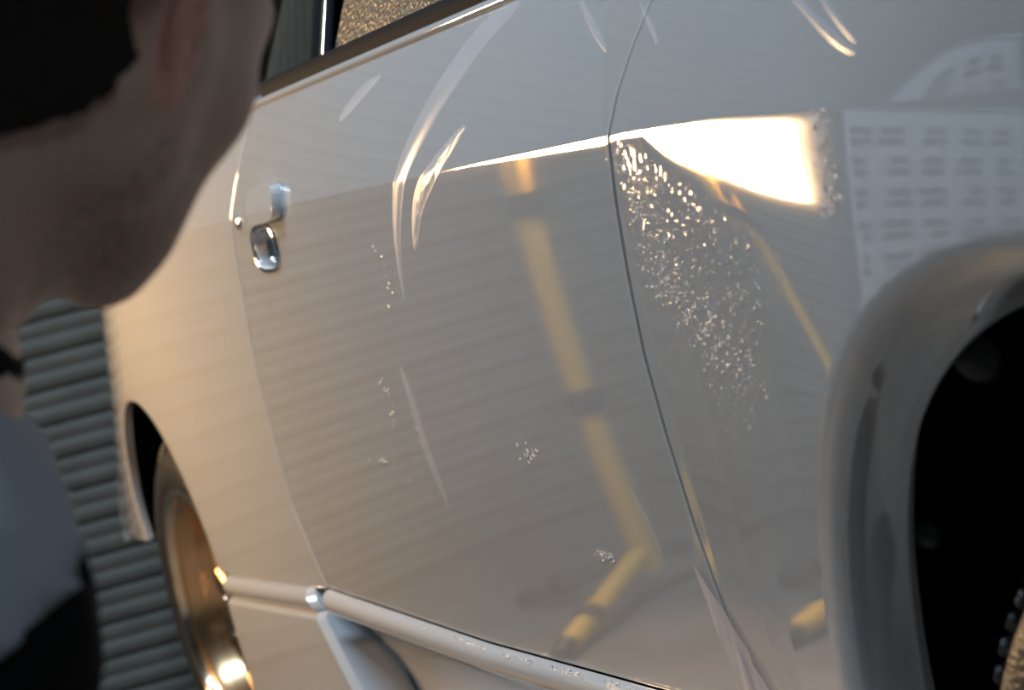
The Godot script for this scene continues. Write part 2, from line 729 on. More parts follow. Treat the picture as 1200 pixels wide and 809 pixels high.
func glasshouse(car: Node3D, side: float, door: Node3D) -> void:
	var top := func(x: float) -> float: return table(x, [-4.0, -3.5, -3.1, -2.5, -2.2, -1.8], [0.93, 1.08, 1.2, 1.25, 1.22, 0.95])
	var fn := func(x0: float, x1: float): return func(u, v):
		var x := lerpf(x0, x1, u)
		x += -0.9 * v * 0.12 if u == 1.0 and x1 < -2.5 else 0.0
		return flip(glass_at(x, lerpf(BELT - 0.01, top.call(x), v)), side)
	part("door_glass", patch(fn.call(-2.83, -1.82), 40, 20, Vector3(0, 0.4, side)), mats.tinted_glass, door)
	part("quarter_glass", patch(fn.call(-3.62, -2.86), 20, 12, Vector3(0, 0.4, side)), mats.dark_glass, car)
	# belt moulding: bright upper edge of the door, then a black wiper strip
	var rail := func(y: float, o: float): return func(t: float):
		var x := lerpf(-3.10, -1.80, t)
		return flip(Vector3(x, y, w(x, BELT) + o), side)
	var lip: Callable = rail.call(BELT + 0.004, -0.003)
	var pts := []
	var pts2 := []
	for k in 41:
		pts.append(lip.call(k / 40.0))
		pts2.append(rail.call(BELT + 0.015, -0.022).call(k / 40.0))
	part("belt_edge", tube(pts, 0.006, 10), mats.white_paint, door)
	part("belt_seal", tube(pts2, 0.016, 10), mats.black_rubber, door)
	# upright seals between the door glass and the quarter glass
	for e in [[-2.865, 0.011, "black_rubber", "glass_seal"], [-2.842, 0.006, "polished_lip", "glass_channel"], [-2.822, 0.007, "black_rubber", "glass_seal"]]:
		var line := []
		for k in 9:
			var y := lerpf(BELT + 0.004, 1.22, k / 8.0)
			line.append(flip(glass_at(e[0] - 0.55 * (y - BELT), y) + Vector3(0, 0, 0.004), side))
		part(e[3], tube(line, e[1], 8), mats[e[2]], car)
	var cap := []
	for k in 9:
		var x := lerpf(-3.62, -3.06, k / 8.0)
		cap.append(flip(Vector3(x, BELT + 0.004, w(x, BELT) - 0.008), side))
	part("quarter_trim", tube(cap, 0.011, 10), mats.white_paint, car)


func shell(car: Node3D) -> void:
	var paint: Material = mats.white_paint
	var across := func(u: float) -> float: return lerpf(-0.05, -1.70, u)
	var crown := func(u: float) -> float: return 1.0 - pow(2.0 * u - 1.0, 2.0)
	part("hood", patch(func(u, v):
		var x := lerpf(-1.86, -0.44, v)
		var y := 0.86 - 0.1 * maxf(0.0, x + 1.7)
		var e := w(x, y) - 0.006
		return Vector3(x, y + 0.05 * crown.call(u), lerpf(e, -1.75 - e, u)), 20, 20, Vector3.UP), paint, car)
	part("roof", patch(func(u, v):
		var x := lerpf(-3.3, -2.22, v)
		return Vector3(x, 1.205 + 0.05 * crown.call(u) + 0.03 * sin(PI * v), lerpf(-0.235, -1.515, u)), 16, 16, Vector3.UP), paint, car)
	part("windshield", patch(func(u, v):
		var e := lerpf(-0.235, -0.09, v)
		return Vector3(lerpf(-2.22, -1.78, v), lerpf(1.205, 0.87, v) + 0.05 * crown.call(u), lerpf(e, -1.75 - e, u)), 16, 10, Vector3(1, 1, 0)), mats.dark_glass, car)
	part("rear_window", patch(func(u, v):
		var e := lerpf(-0.235, -0.2, v)
		return Vector3(lerpf(-3.3, -4.05, v), lerpf(1.205, 0.91, v) + 0.04 * crown.call(u), lerpf(e, -1.75 - e, u)), 16, 10, Vector3(-1, 1, 0)), mats.dark_glass, car)
	part("trunk_lid", patch(func(u, v):
		var x := lerpf(-4.05, -4.76, v)
		var e := w(x, BELT) - 0.01
		return Vector3(x, BELT + 0.012 - 0.02 * v + 0.03 * crown.call(u), lerpf(e, -1.75 - e, u)), 16, 10, Vector3.UP), paint, car)
	part("rear_bumper", patch(func(u, v):
		var y := lerpf(0.24, 0.885, v)
		var e := w(-4.77, y)
		return Vector3(-4.77 - 0.06 * crown.call(u) - 0.05 * sin(PI * v), y, lerpf(e, -1.75 - e, u)), 20, 12, Vector3(-1, 0, 0)), paint, car)
	part("front_bumper", patch(func(u, v):
		var y := lerpf(-0.02, 0.736, v)
		var e := w(-0.43, y)
		return Vector3(-0.44 + 0.14 * crown.call(u) + 0.04 * sin(PI * v) * crown.call(u), y + 0.05 * crown.call(u) * v, lerpf(e, -1.75 - e, u)), 20, 12, Vector3(1, 0, 0)), paint, car)
	var a := Acc.new()
	box_into(a, Transform3D(Basis(), Vector3(-2.74, 0.4, -0.875)), Vector3(2.2, 0.86, 1.55), 0.02)
	box_into(a, Transform3D(Basis(), Vector3(-1.3, 0.52, -0.875)), Vector3(1.5, 0.5, 0.95), 0.02)
	box_into(a, Transform3D(Basis(), Vector3(-4.2, 0.5, -0.875)), Vector3(1.0, 0.6, 0.95), 0.02)
	part("underbody", a.mesh(), mats.liner_black, car)


func handle(door: Node3D) -> void:
	# bowl behind the hole
	var hx := -3.045
	var hy := 0.722
	var bowl := func(u, v):
		var t: float = TAU * u
		var c := cos(t)
		var s := sin(t)
		var ring := Vector2(signf(c) * pow(absf(c), 0.667) * 0.05, signf(s) * pow(absf(s), 0.667) * 0.026)
		var k: float = 1.04 * sin(v * PI / 2.0)
		var x := hx + ring.x * k
		var y := hy + ring.y * k
		return Vector3(x, y, w(x, y) - 0.004 - 0.024 * cos(v * PI / 2.0))
	part("handle_bowl", patch(bowl, 48, 12, Vector3(0, 0, 1)), mats.chrome, door, "bright bowl behind the door handle")
	var rim := []
	for k in 49:
		var t := TAU * k / 48.0
		var x := hx + signf(cos(t)) * pow(absf(cos(t)), 0.667) * 0.052
		var y := hy + signf(sin(t)) * pow(absf(sin(t)), 0.667) * 0.028
		rim.append(Vector3(x, y, w(x, y) + 0.0005))
	part("handle_rim", tube(rim, 0.0032, 8), mats.chrome, door)
	# the flap above it
	var flap := func(u, v):
		var t: float = TAU * u
		var c := cos(t)
		var s := sin(t)
		var k := minf(1.0, v * 1.25)
		var x: float = -2.995 + signf(c) * pow(absf(c), 0.5) * 0.062 * k
		var y: float = 0.7745 + signf(s) * pow(absf(s), 0.5) * 0.0225 * k
		var drop := maxf(0.0, v - 0.8) / 0.2
		return Vector3(x, y, w(x, y) + 0.014 * sqrt(1.0 - drop * drop) - 0.001)
	part("handle_flap", patch(flap, 48, 20, Vector3(0, 0, 1)), mats.white_paint, door)
	var lock := [Vector2(0.0, 0.004), Vector2(0.006, 0.004), Vector2(0.0085, 0.0028), Vector2(0.009, -0.004)]
	part("lock", lathe(lock, Vector3(-3.14, 0.760, w(-3.14, 0.760)), Vector3.BACK, Vector3.RIGHT, 20), mats.chrome, door)


func wheel(car: Node3D, axle: Vector2, side: float, rear: bool) -> void:
	var face := -0.052 if rear else -0.016
	var rad := 0.315
	var cy := rad + GROUND
	var at := flip(Vector3(axle.x - (0.0 if rear else 0.007), cy, face), side)
	var ax := Vector3(0, 0, side)
	var root := Node3D.new()
	root.name = "rear_wheel" if rear else "front_wheel"
	car.add_child(root, true)
	var k := rad / 0.30
	var tp := [Vector2(0.205, -0.20), Vector2(0.24, -0.205), Vector2(0.285, -0.19), Vector2(0.298, -0.165), Vector2(0.3, -0.12), Vector2(0.3, -0.07), Vector2(0.297, -0.035), Vector2(0.289, -0.016), Vector2(0.276, -0.003), Vector2(0.258, 0.004), Vector2(0.24, 0.004), Vector2(0.226, -0.002), Vector2(0.216, -0.012)]
	var prof := []
	for q in tp:
		prof.append(Vector2(q.x * k, q.y))
	var t := part("tire", lathe(prof, at, ax, Vector3.RIGHT, 72), mats.tire_rubber, root)
	# tread grooves stand as thin ribs round the shoulder
	var a := Acc.new()
	for i in 72:
		var d := Vector3.RIGHT * cos(TAU * i / 72.0) + ax.cross(Vector3.RIGHT) * sin(TAU * i / 72.0)
		var tan := ax.cross(d)
		box_into(a, Transform3D(Basis(tan, d, ax), at + d * (0.2965 * k) + ax * -0.04), Vector3(0.016, 0.01, 0.05), 0.003)
	part("tread_blocks", a.mesh(), mats.tire_rubber, t).set_meta("kind", "stuff")
	var lip := [Vector2(0.219, -0.014), Vector2(0.222, -0.002), Vector2(0.219, 0.003), Vector2(0.213, 0.003), Vector2(0.209, -0.003), Vector2(0.206, -0.014)]
	var lp := []
	for q in lip:
		lp.append(Vector2(q.x * k, q.y))
	part("rim_lip", lathe(lp, at, ax, Vector3.RIGHT, 72), mats.polished_lip, root)
	var bar := [Vector2(0.207, -0.012), Vector2(0.198, -0.022), Vector2(0.192, -0.045), Vector2(0.186, -0.075), Vector2(0.18, -0.082), Vector2(0.178, -0.11), Vector2(0.178, -0.19)]
	var bp := []
	for q in bar:
		bp.append(Vector2(q.x * k, q.y))
	part("rim_barrel", lathe(bp, at, ax, Vector3.RIGHT, 72), mats.bronze_rim, root)
	for i in 6:
		var sp := Acc.new()
		var d := Vector3.RIGHT * cos(TAU * (i + 0.3) / 6.0) + ax.cross(Vector3.RIGHT) * sin(TAU * (i + 0.3) / 6.0)
		var tan := ax.cross(d)
		var line := [at + d * 0.03 * k - ax * 0.055, at + d * 0.09 * k - ax * 0.05, at + d * 0.15 * k - ax * 0.062, at + d * 0.186 * k - ax * 0.08]
		for j in 3:
			var p: Vector3 = line[j]
			var q: Vector3 = line[j + 1]
			var dir := (q - p).normalized()
			box_into(sp, Transform3D(Basis(tan, dir, tan.cross(dir)), (p + q) / 2.0), Vector3(0.05 - 0.004 * j, (q - p).length() + 0.006, 0.02), 0.005)
		part("spoke", sp.mesh(), mats.bronze_rim, root)
	part("hub", lathe([Vector2(0.0, -0.03), Vector2(0.022, -0.03), Vector2(0.028, -0.034), Vector2(0.03, -0.045), Vector2(0.062, -0.05), Vector2(0.066, -0.06), Vector2(0.066, -0.09)], at, ax, Vector3.RIGHT, 32), mats.bronze_rim, root)
	for i in 5:
		var d := Vector3.RIGHT * cos(TAU * i / 5.0) + Vector3.UP * sin(TAU * i / 5.0)
		part("lug_nut", lathe([Vector2(0.0, -0.036), Vector2(0.006, -0.036), Vector2(0.009, -0.04), Vector2(0.009, -0.055)], at + d * 0.046, ax, Vector3.RIGHT, 6), mats.chrome, root)
	part("brake_disc", lathe([Vector2(0.05, -0.10), Vector2(0.145, -0.10), Vector2(0.148, -0.105), Vector2(0.148, -0.12)], at, ax, Vector3.RIGHT, 40), mats.grey_metal, root)
	# black liner of the wheel housing
	var r := (REAR_ARCH if rear else FRONT_ARCH) + 0.014
	var zin := -0.3
	var liner := Acc.new()
	patch_into(liner, func(u, v):
		var th := lerpf(-0.35, PI + 0.35, u)
		var x := axle.x + r * cos(th)
		var y := axle.y + r * sin(th)
		if th > PI:
			x = axle.x - r
			y = axle.y - 0.3 * (th - PI) / 0.35
		if th < 0.0:
			x = axle.x + r
			y = axle.y + 0.3 * th / 0.35
		var z0 := w(x, y) - 0.02
		return flip(Vector3(x, y, lerpf(z0, zin, v)), side), 40, 4, Vector3(0, -1, 0))
	patch_into(liner, func(u, v):
		var th := lerpf(-0.35, PI + 0.35, u)
		return flip(Vector3(axle.x + r * v * cos(clampf(th, 0.0, PI)), axle.y + (r * v * sin(th) if sin(th) > 0.0 else -0.3 * v), zin), side), 40, 2, Vector3(0, 0, side))
	part("wheel_liner", liner.mesh(), mats.liner_black, car)
	if not rear and side > 0.0:
		# liner clips that peep over the arch edge
		for e in [[2.62, 0.012, 0.02], [2.05, 0.02, 0.01]]:
			var x: float = axle.x + (FRONT_ARCH - 0.004) * cos(e[0])
			var y: float = axle.y + (FRONT_ARCH - 0.004) * sin(e[0])
			var c := Acc.new()
			lathe_into(c, [Vector2(0.0, 0.006), Vector2(e[1] * 0.7, 0.004), Vector2(e[1], -0.002), Vector2(e[1], -0.02)], Vector3(x, y, w(x, y) - 0.012), Vector3(0.5, -0.2, 0.84).normalized(), Vector3(0.84, 0, -0.5).normalized(), 16)
			part("liner_clip", c.mesh(), mats.black_plastic, car)


# ---------------------------------------------------------------- the bay
func make_bay() -> void:
	var b := bay_basis()
	var sb := b * Basis(Vector3.UP, 0.15)
	struct("floor", box(Transform3D(b, bay(-1.0, GROUND - 0.1, 1.9)), Vector3(8.8, 0.2, 9.4), 0.005), mats.concrete, "brown-grey concrete workshop floor under the car", "floor")
	struct("ceiling", box(Transform3D(b, bay(-1.0, 3.1, 1.9)), Vector3(8.8, 0.2, 9.4), 0.005), mats.plaster_cool, "pale plaster ceiling carrying the light panels", "ceiling")
	struct("wall_left", box(Transform3D(b, bay(-5.1, 1.41, 1.6)), Vector3(0.2, 3.18, 8.4), 0.005), mats.plaster_dark, "grey plaster wall on the lamp side of the bay", "wall")
	struct("wall_right", box(Transform3D(b, bay(3.3, 1.41, 1.6)), Vector3(0.2, 3.18, 8.4), 0.005), mats.plaster_dark, "dark plaster wall beyond the far flank of the car", "wall")
	struct("wall_front", box(Transform3D(b, bay(-0.9, 1.41, -2.7)), Vector3(8.6, 3.18, 0.2), 0.005), mats.plaster_dark, "dark plaster wall facing the roller shutter", "wall")
	# wall_back: the header over the shutter; the slats close the opening under it
	var wall := struct("wall_back", box(Transform3D(sb, bay(-0.9, 2.56, SHUTTER_Z + 0.15)), Vector3(8.6, 0.96, 0.2), 0.005), mats.plaster_cool, "grey-green roller shutter of ribbed metal slats behind the car", "roller shutter")
	var a := Acc.new()
	box_into(a, Transform3D(sb, bay(-0.9, 0.9, SHUTTER_Z + 0.3)), Vector3(8.6, 2.3, 0.05), 0.005)
	part("shutter_backing", a.mesh(), mats.black_plastic, wall)
	var pitch := 0.071
	var prof := []
	for k in 26:
		var t := k / 25.0
		# one slat: a bulging face, a small step and a deep joint
		var y := t * (pitch - 0.004)
		var d := 0.0065 * pow(sin(PI * clampf(t / 0.52, 0.0, 1.0)), 0.8) if t < 0.52 else 0.0048 * pow(sin(PI * clampf((t - 0.52) / 0.48, 0.0, 1.0)), 0.8)
		prof.append(Vector2(y, d))
	var slat := patch(func(u, v):
		var k: float = v * 25.0
		var i := mini(int(k), 24)
		var q: Vector2 = prof[i].lerp(prof[i + 1], k - i)
		return Vector3(lerpf(-4.1, 4.1, u), q.x, q.y), 2, 25, Vector3(0, 0, 1))
	for i in 31:
		var o := part("slat", slat, mats.shutter_metal, wall)
		o.transform = Transform3D(sb, bay(-0.9, GROUND + 0.005 + i * pitch, SHUTTER_Z))
	for u in [-1.0, 1.0]:
		part("guide_rail", box(Transform3D(sb, bay(-0.9, 0.94, SHUTTER_Z) + sb * Vector3(u * 4.12, 0, 0.02)), Vector3(0.09, 2.24, 0.1), 0.006), mats.grey_metal, wall)


func area(size: Vector2, color: Color, energy: float, t: Transform3D, parent: Node3D) -> void:
	var l := AreaLight3D.new()
	l.name = "light"
	l.area_size = size
	l.light_color = color
	l.light_energy = energy
	l.area_normalize_energy = false
	l.area_range = 14.0
	l.area_attenuation = 2.0
	l.shadow_enabled = true
	parent.add_child(l)
	l.transform = t


func make_ceiling_lights() -> void:
	for e in [[-3.3, 3.0, "white ceiling light panel over the work light side of the bay", 0.4], [-0.9, 2.35, "white ceiling light panel right above the car door and the man", 1.4], [1.0, -1.3, "white ceiling light panel nearest the dark wall facing the shutter", 0.22]]:
		var p := base("ceiling_light", e[2], "ceiling light", bay(e[0], 3.0, e[1]), "ceiling light panels")
		var b := bay_basis()
		part("housing", box(Transform3D(b, Vector3(0, -0.03, 0)), Vector3(1.3, 0.06, 0.42), 0.01), mats.paper, p)
		part("diffuser", box(Transform3D(b, Vector3(0, -0.066, 0)), Vector3(1.2, 0.012, 0.32), 0.004), mats.tube_glass, p)
		area(Vector2(1.2, 0.32), PANEL_COLOR, PANEL_ENERGY * e[3], Transform3D(b * Basis(Vector3.RIGHT, -PI / 2.0), Vector3(0, -0.08, 0)), p)


const LAMP_U := -1.47
const LAMP_Z := 4.03
const LAMP_Y := 0.925


func make_work_light() -> void:
	var at := bay(LAMP_U, GROUND, LAMP_Z)
	var o := base("work_light", "square halogen work light glowing warm on a yellow tripod behind the man", "work light", at)
	var f := (RU * 1.66 - RF * 1.9).normalized()
	var b := Basis(Vector3.UP.cross(f), Vector3.UP, f)
	var head := Node3D.new()
	head.name = "lamp_head"
	o.add_child(head)
	var off := b.x * -0.058
	var aim := (RU * 0.88 - RF * 0.475).normalized()
	head.transform = Transform3D(Basis(Vector3.UP.cross(aim), Vector3.UP, aim), Vector3(0, LAMP_Y - GROUND, 0) + off)
	# housing: a tapering tray with cooling ribs behind
	var a := Acc.new()
	var tray := func(u, v):
		var t: float = TAU * u + PI / 4.0
		var c := cos(t)
		var s := sin(t)
		var k: float = table(v, [0.0, 0.15, 0.7, 0.72, 0.8, 1.0], [0.0, 0.75, 1.0, 1.06, 1.06, 0.98])
		var z: float = table(v, [0.0, 0.15, 0.7, 0.72, 0.8, 1.0], [-0.11, -0.105, -0.012, -0.012, 0.006, 0.004])
		return Vector3(signf(c) * pow(absf(c), 0.25) * 0.162 * k, signf(s) * pow(absf(s), 0.25) * 0.13 * k, z)
	patch_into(a, tray, 48, 20, Vector3(0, 0, -1))
	part("housing", a.mesh(), mats.black_plastic, head)
	for i in 7:
		part("cooling_rib", box(Transform3D(Basis(), Vector3(-0.09 + 0.03 * i, 0, -0.115)), Vector3(0.006, 0.19, 0.03), 0.002), mats.black_plastic, head)
	part("lamp_glass", box(Transform3D(Basis(), Vector3(0, 0, -0.004)), Vector3(0.31, 0.246, 0.006), 0.002), mats.lamp_glass, head)
	area(Vector2(0.31, 0.246), LAMP_COLOR, LAMP_ENERGY, Transform3D(Basis(Vector3.UP, PI), Vector3(0, 0, 0.008)), head)
	var y := func(p: Array, r: float, called: String, m: Material) -> void: part(called, tube(p, r, 12), m, o)
	y.call([off - b.x * 0.16 + Vector3(0, LAMP_Y - GROUND, 0), off - b.x * 0.16 + Vector3(0, 0.965, 0), off + b.x * 0.16 + Vector3(0, 0.965, 0), off + b.x * 0.16 + Vector3(0, LAMP_Y - GROUND, 0)], 0.009, "bracket", mats.yellow_paint)
	y.call([Vector3(0, 0.965, 0), Vector3(0, 0.5, 0), Vector3(0, 0.06, 0)], 0.026, "pole", mats.yellow_paint)
	y.call([Vector3(0, 0.46, 0), Vector3(0, 0.41, 0)], 0.036, "clamp", mats.black_plastic)
	y.call([Vector3(0, 0.88, 0), Vector3(0, 0.83, 0)], 0.036, "clamp", mats.black_plastic)
	for k in 3:
		var turn: float = [0.58, 2.4, 3.9][k]
		var d := f * cos(turn) + b.x * sin(turn)
		y.call([Vector3(0, 0.10, 0) + d * 0.02, d * 0.19 + Vector3(0, 0.06, 0), d * 0.36 + Vector3(0, 0.018, 0)], 0.02, "leg", mats.yellow_paint if k == 0 else mats.grey_metal)
		y.call([d * 0.34 + Vector3(0, 0.028, 0), d * 0.38 + Vector3(0, 0.012, 0)], 0.021, "foot", mats.black_plastic)
		y.call([d * 0.235 + Vector3(0, 0.049, 0), d * 0.265 + Vector3(0, 0.043, 0)], 0.025, "leg_joint", mats.black_plastic)


func make_notice_board() -> void:
	var at := bay(-2.11, GROUND, 3.48)
	var f := (RU * 1.66 - RF * 1.9).normalized()
	var b := Basis(Vector3.UP.cross(f), Vector3.UP, f)
	var o := base("notice_board", "grey standing board left of the work light with one paper sheet", "board", at)
	part("board", box(Transform3D(b, b * Vector3(0, 0.945, -0.012)), Vector3(0.68, 0.77, 0.018), 0.004), mats.grey_metal, o)
	for s in [-1.0, 1.0]:
		part("leg", tube([b * Vector3(0.32 * s, 1.31, -0.034), b * Vector3(0.32 * s, 0.5, -0.034), b * Vector3(0.32 * s, 0.012, -0.034)], 0.012, 10), mats.grey_metal, o)
		part("foot", tube([b * Vector3(0.32 * s, 0.014, -0.22), b * Vector3(0.32 * s, 0.014, 0.16)], 0.013, 10), mats.black_plastic, o)
	var p := base("paper_sheet", "pale grey paper sheet with rows of dark print on the standing board", "paper sheet", at)
	part("sheet", box(Transform3D(b, Vector3(0, 0.945, 0.0)), Vector3(0.64, 0.73, 0.002), 0.0005), mats.paper, p)
	var r := RandomNumberGenerator.new()
	r.seed = 4
	for row in 5:
		for col in 5:
			var ink := Acc.new()
			var x := -0.27 + 0.115 * col + r.randf_range(-0.01, 0.01)
			var y := 1.245 - 0.10 * row
			for k in 2:
				var wd := r.randf_range(0.05, 0.085)
				box_into(ink, Transform3D(b, b * Vector3(x + wd / 2.0, y - 0.036 * k, 0.0014)), Vector3(wd, 0.026, 0.0006), 0.0001)
			part("print", ink.mesh(), mats.ink, p).set_meta("kind", "stuff")
	for e in [[-0.14, "ink_blue"], [0.04, "ink_red"]]:
		part("coloured_mark", box(Transform3D(b, b * Vector3(e[0], 0.69, 0.0015)), Vector3(0.12, 0.05, 0.001), 0.0002), mats[e[1]], p)


# ---------------------------------------------------------------- film, folds and water on the car
func on_car(p: Vector2, out := 0.0) -> Vector3:
	return Vector3(p.x, p.y, w(p.x, p.y)) + w_normal(w, p.x, p.y) * out


func fold(pts: Array, w0: float, w1: float, high: float, ripple := 0.0) -> ArrayMesh:
	# a raised crease in the film: a low rounded ridge that tapers at both ends
	var line := smooth_line(pts, 10)
	var cnt := line.size() - 1
	var nz := FastNoiseLite.new()
	nz.seed = 3
	nz.frequency = 0.09
	return patch(func(u, v):
		var i := int(round(v * cnt))
		var t: Vector2 = (line[mini(i + 1, cnt)] - line[maxi(i - 1, 0)]).normalized()
		var side := Vector2(-t.y, t.x)
		var taper: float = pow(sin(PI * clampf(v, 0.02, 0.98)), 0.5)
		var half := lerpf(w0, w1, v) * taper
		var s: float = (u - 0.5) * 2.0
		var p: Vector2 = line[i] + side * half * s
		return on_car(p, 0.0006 + high * taper * pow(cos(s * PI / 2.0), 2.0) * (1.0 + ripple * nz.get_noise_2d(s * 20.0, i * 14.0))), 10, cnt, Vector3(0, 0, 1))


func make_film(car: Node3D) -> void:
	var o := Node3D.new()
	o.name = "protective_film"
	car.add_child(o)
	o.set_meta("label", "clear film laid wet over door and fender")
	var folds := [
		[[Vector2(-2.16, 0.889), Vector2(-2.25, 0.872), Vector2(-2.335, 0.842), Vector2(-2.402, 0.812), Vector2(-2.475, 0.769), Vector2(-2.525, 0.719), Vector2(-2.552, 0.675), Vector2(-2.566, 0.637)], 0.020, 0.009, 0.0013, 0.0],
		[[Vector2(-2.288, 0.794), Vector2(-2.379, 0.761), Vector2(-2.446, 0.732), Vector2(-2.491, 0.688)], 0.010, 0.013, 0.0009, 1.4],
		[[Vector2(-2.641, 0.565), Vector2(-2.635, 0.526), Vector2(-2.634, 0.477), Vector2(-2.616, 0.407)], 0.010, 0.014, 0.0006, 3.5],
		[[Vector2(-2.013, 0.869), Vector2(-1.969, 0.836), Vector2(-1.945, 0.819)], 0.006, 0.004, 0.0008, 0.0],
		[[Vector2(-1.875, 0.849), Vector2(-1.840, 0.822), Vector2(-1.829, 0.812)], 0.003, 0.003, 0.0006, 0.0],
		[[Vector2(-1.60, 0.825), Vector2(-1.545, 0.797), Vector2(-1.50, 0.774), Vector2(-1.474, 0.763)], 0.004, 0.005, 0.0006, 0.0],
		[[Vector2(-1.56, 0.83), Vector2(-1.505, 0.792), Vector2(-1.473, 0.77)], 0.003, 0.003, 0.0006, 0.0],
		[[Vector2(-2.09, 0.44), Vector2(-2.072, 0.41), Vector2(-2.062, 0.378)], 0.005, 0.003, 0.0006, 0.0],
		[[Vector2(-2.70, 0.842), Vector2(-2.62, 0.862), Vector2(-2.56, 0.872)], 0.010, 0.004, 0.0006, 0.0],
	]
	for e in folds:
		part("fold", fold(e[0], e[1], e[2], e[3], e[4]), mats.film_fold, o)
	# loose film at the foot of the fender
	var nz := FastNoiseLite.new()
	nz.seed = 11
	nz.frequency = 14.0
	part("loose_flap", patch(func(u, v):
		var a := Vector2(-2.0, 0.378).lerp(Vector2(-1.968, 0.262), v)
		var c := Vector2(-1.998, 0.378).lerp(Vector2(-1.86, 0.248), v)
		var p := a.lerp(c, u)
		return on_car(p, 0.002 + 0.006 * v * (0.6 + nz.get_noise_2d(p.x * 2.0, p.y * 0.3))), 20, 20, Vector3(0, 0, 1)), mats.loose_film, o)
	# water squeezed out under the film of the fender: a fan of fine beaded runs below the crease
	var run := FastNoiseLite.new()
	run.seed = 7
	run.frequency = 1.0
	var cell := FastNoiseLite.new()
	cell.seed = 8
	cell.frequency = 170.0
	cell.fractal_octaves = 2
	var wet := func(x, y):
		var q := Vector2(x + 1.945, y - 0.757)
		var d := q.length()
		var th := atan2(q.y, q.x)
		var k := smoothstep(0.015, 0.06, d) * (1.0 - smoothstep(0.26, 0.37, d)) * smoothstep(-1.5, -1.2, th) * (1.0 - smoothstep(-0.42, -0.31, th))
		return w(x, y) + 0.0006 + k * (0.00022 * run.get_noise_2d(th * 50.0, d * 12.0) + 0.00022 * cell.get_noise_2d(x, y))
	part("film_sheet", panel(wet, -1.98, -1.0, 0.0028, rows(-0.50, 0.12, 0.0032), [func(x, y): return x - front_cut(y) - 0.006, func(x, y): return arch_dist(x, y) - FRONT_ARCH - 0.004, func(x, y): return y - 0.27], 0.0004, 0.0004), mats.clear_film, o)
	var plain := func(x, y): return w(x, y) + 0.0006
	var hole := func(x, y): return minf(pow(absf(x + 3.045) / 0.056, 3.0) + pow(absf(y - 0.722) / 0.031, 3.0), pow(absf(x + 2.995) / 0.064, 4.0) + pow(absf(y - 0.7745) / 0.0245, 4.0)) - 1.0
	part("film_sheet", panel(plain, -3.36, -1.74, 0.012, rows(-0.52, 0.16, 0.012), [func(x, y): return x - rear_cut(y) - 0.007, func(x, y): return front_cut(y) - 0.007 - x, func(x, y): return y - sill(x) - 0.007, func(_x, y): return BELT - 0.004 - y, hole], 0.0003, 0.0003), mats.clear_film, o)
	make_drops(o)


func make_drops(film: Node3D) -> void:
	var r := RandomNumberGenerator.new()
	r.seed = 12
	var at := []
	# band of droplets from the shut line down across the fender
	var spine := [Vector2(-1.922, 0.745), Vector2(-1.912, 0.70), Vector2(-1.915, 0.648), Vector2(-1.885, 0.618), Vector2(-1.845, 0.596), Vector2(-1.79, 0.570), Vector2(-1.745, 0.552)]
	var line := smooth_line(spine, 10)
	for k in 330:
		var t := r.randf()
		var p: Vector2 = line[int(t * (line.size() - 1))]
		at.append([p + Vector2(r.randfn(0.0, 0.012 + 0.016 * t), r.randfn(0.0, 0.007 + 0.006 * t)), r.randf_range(0.0006, 0.0014)])
	for k in 700:
		var d := r.randf_range(0.05, 0.30)
		var th := r.randf_range(-1.15, -0.33)
		at.append([Vector2(-1.945 + d * cos(th), 0.755 + d * sin(th)), r.randf_range(0.0004, 0.001)])
	# along the right end of the bright reflection
	for k in 130:
		at.append([Vector2(-1.533 + r.randfn(0.0, 0.008), r.randf_range(0.662, 0.738)), r.randf_range(0.0006, 0.0016)])
	# small groups on the door and along the sill bead
	for e in [[Vector2(-2.32, 0.474), 0.014, 0.006, 18], [Vector2(-2.197, 0.376), 0.010, 0.003, 26], [Vector2(-2.715, 0.53), 0.008, 0.022, 16], [Vector2(-2.83, 0.455), 0.035, 0.003, 12], [Vector2(-2.61, 0.66), 0.01, 0.02, 12], [Vector2(-2.66, 0.46), 0.03, 0.03, 14]]:
		for k in e[3]:
			at.append([e[0] + Vector2(r.randfn(0.0, e[1]), r.randfn(0.0, e[2])), r.randf_range(0.0009, 0.002)])
	var m := SphereMesh.new()
	m.radius = 1.0
	m.height = 2.0
	m.radial_segments = 14
	m.rings = 7
	var mm := MultiMesh.new()
	mm.transform_format = MultiMesh.TRANSFORM_3D
	mm.mesh = m
	var put := []
	for e in at:
		var p: Vector2 = e[0]
		if p.y > crease(p.x) or (absf(p.x - front_cut(p.y)) < 0.008):
			continue
		var n := w_normal(w, p.x, p.y)
		var x := Vector3.UP.cross(n).normalized()
		var q := r.randf_range(0.85, 1.3)
		put.append(Transform3D(Basis(x * e[1] * q, n.cross(x) * e[1], n * e[1] * 0.55), on_car(p, 0.0008)))
	for k in 170:
		var x := lerpf(-2.95, -2.2, sqrt(r.randf()))
		if fmod(x * 7.0, 1.0) > -0.35:
			continue
		var y := sill(x) - 0.002 + r.randf_range(-0.004, 0.003)
		var s := r.randf_range(0.0006, 0.0016)
		put.append(Transform3D(Basis().scaled(Vector3(s, s, s)), Vector3(x, y, w(x, sill(x) + 0.01) + 0.009)))
	mm.instance_count = put.size()
	for i in put.size():
		mm.set_instance_transform(i, put[i])
	var o := MultiMeshInstance3D.new()
	o.name = "water_droplets"
	o.multimesh = mm
	o.material_override = mats.water
	film.add_child(o)
	o.set_meta("kind", "stuff")
	o.set_meta("label", "tiny clear water droplets on the film")


# ---------------------------------------------------------------- the man
func smin(a: float, b: float, k: float) -> float:
	var h := maxf(k - absf(a - b), 0.0) / k
	return minf(a, b) - h * h * k * 0.25


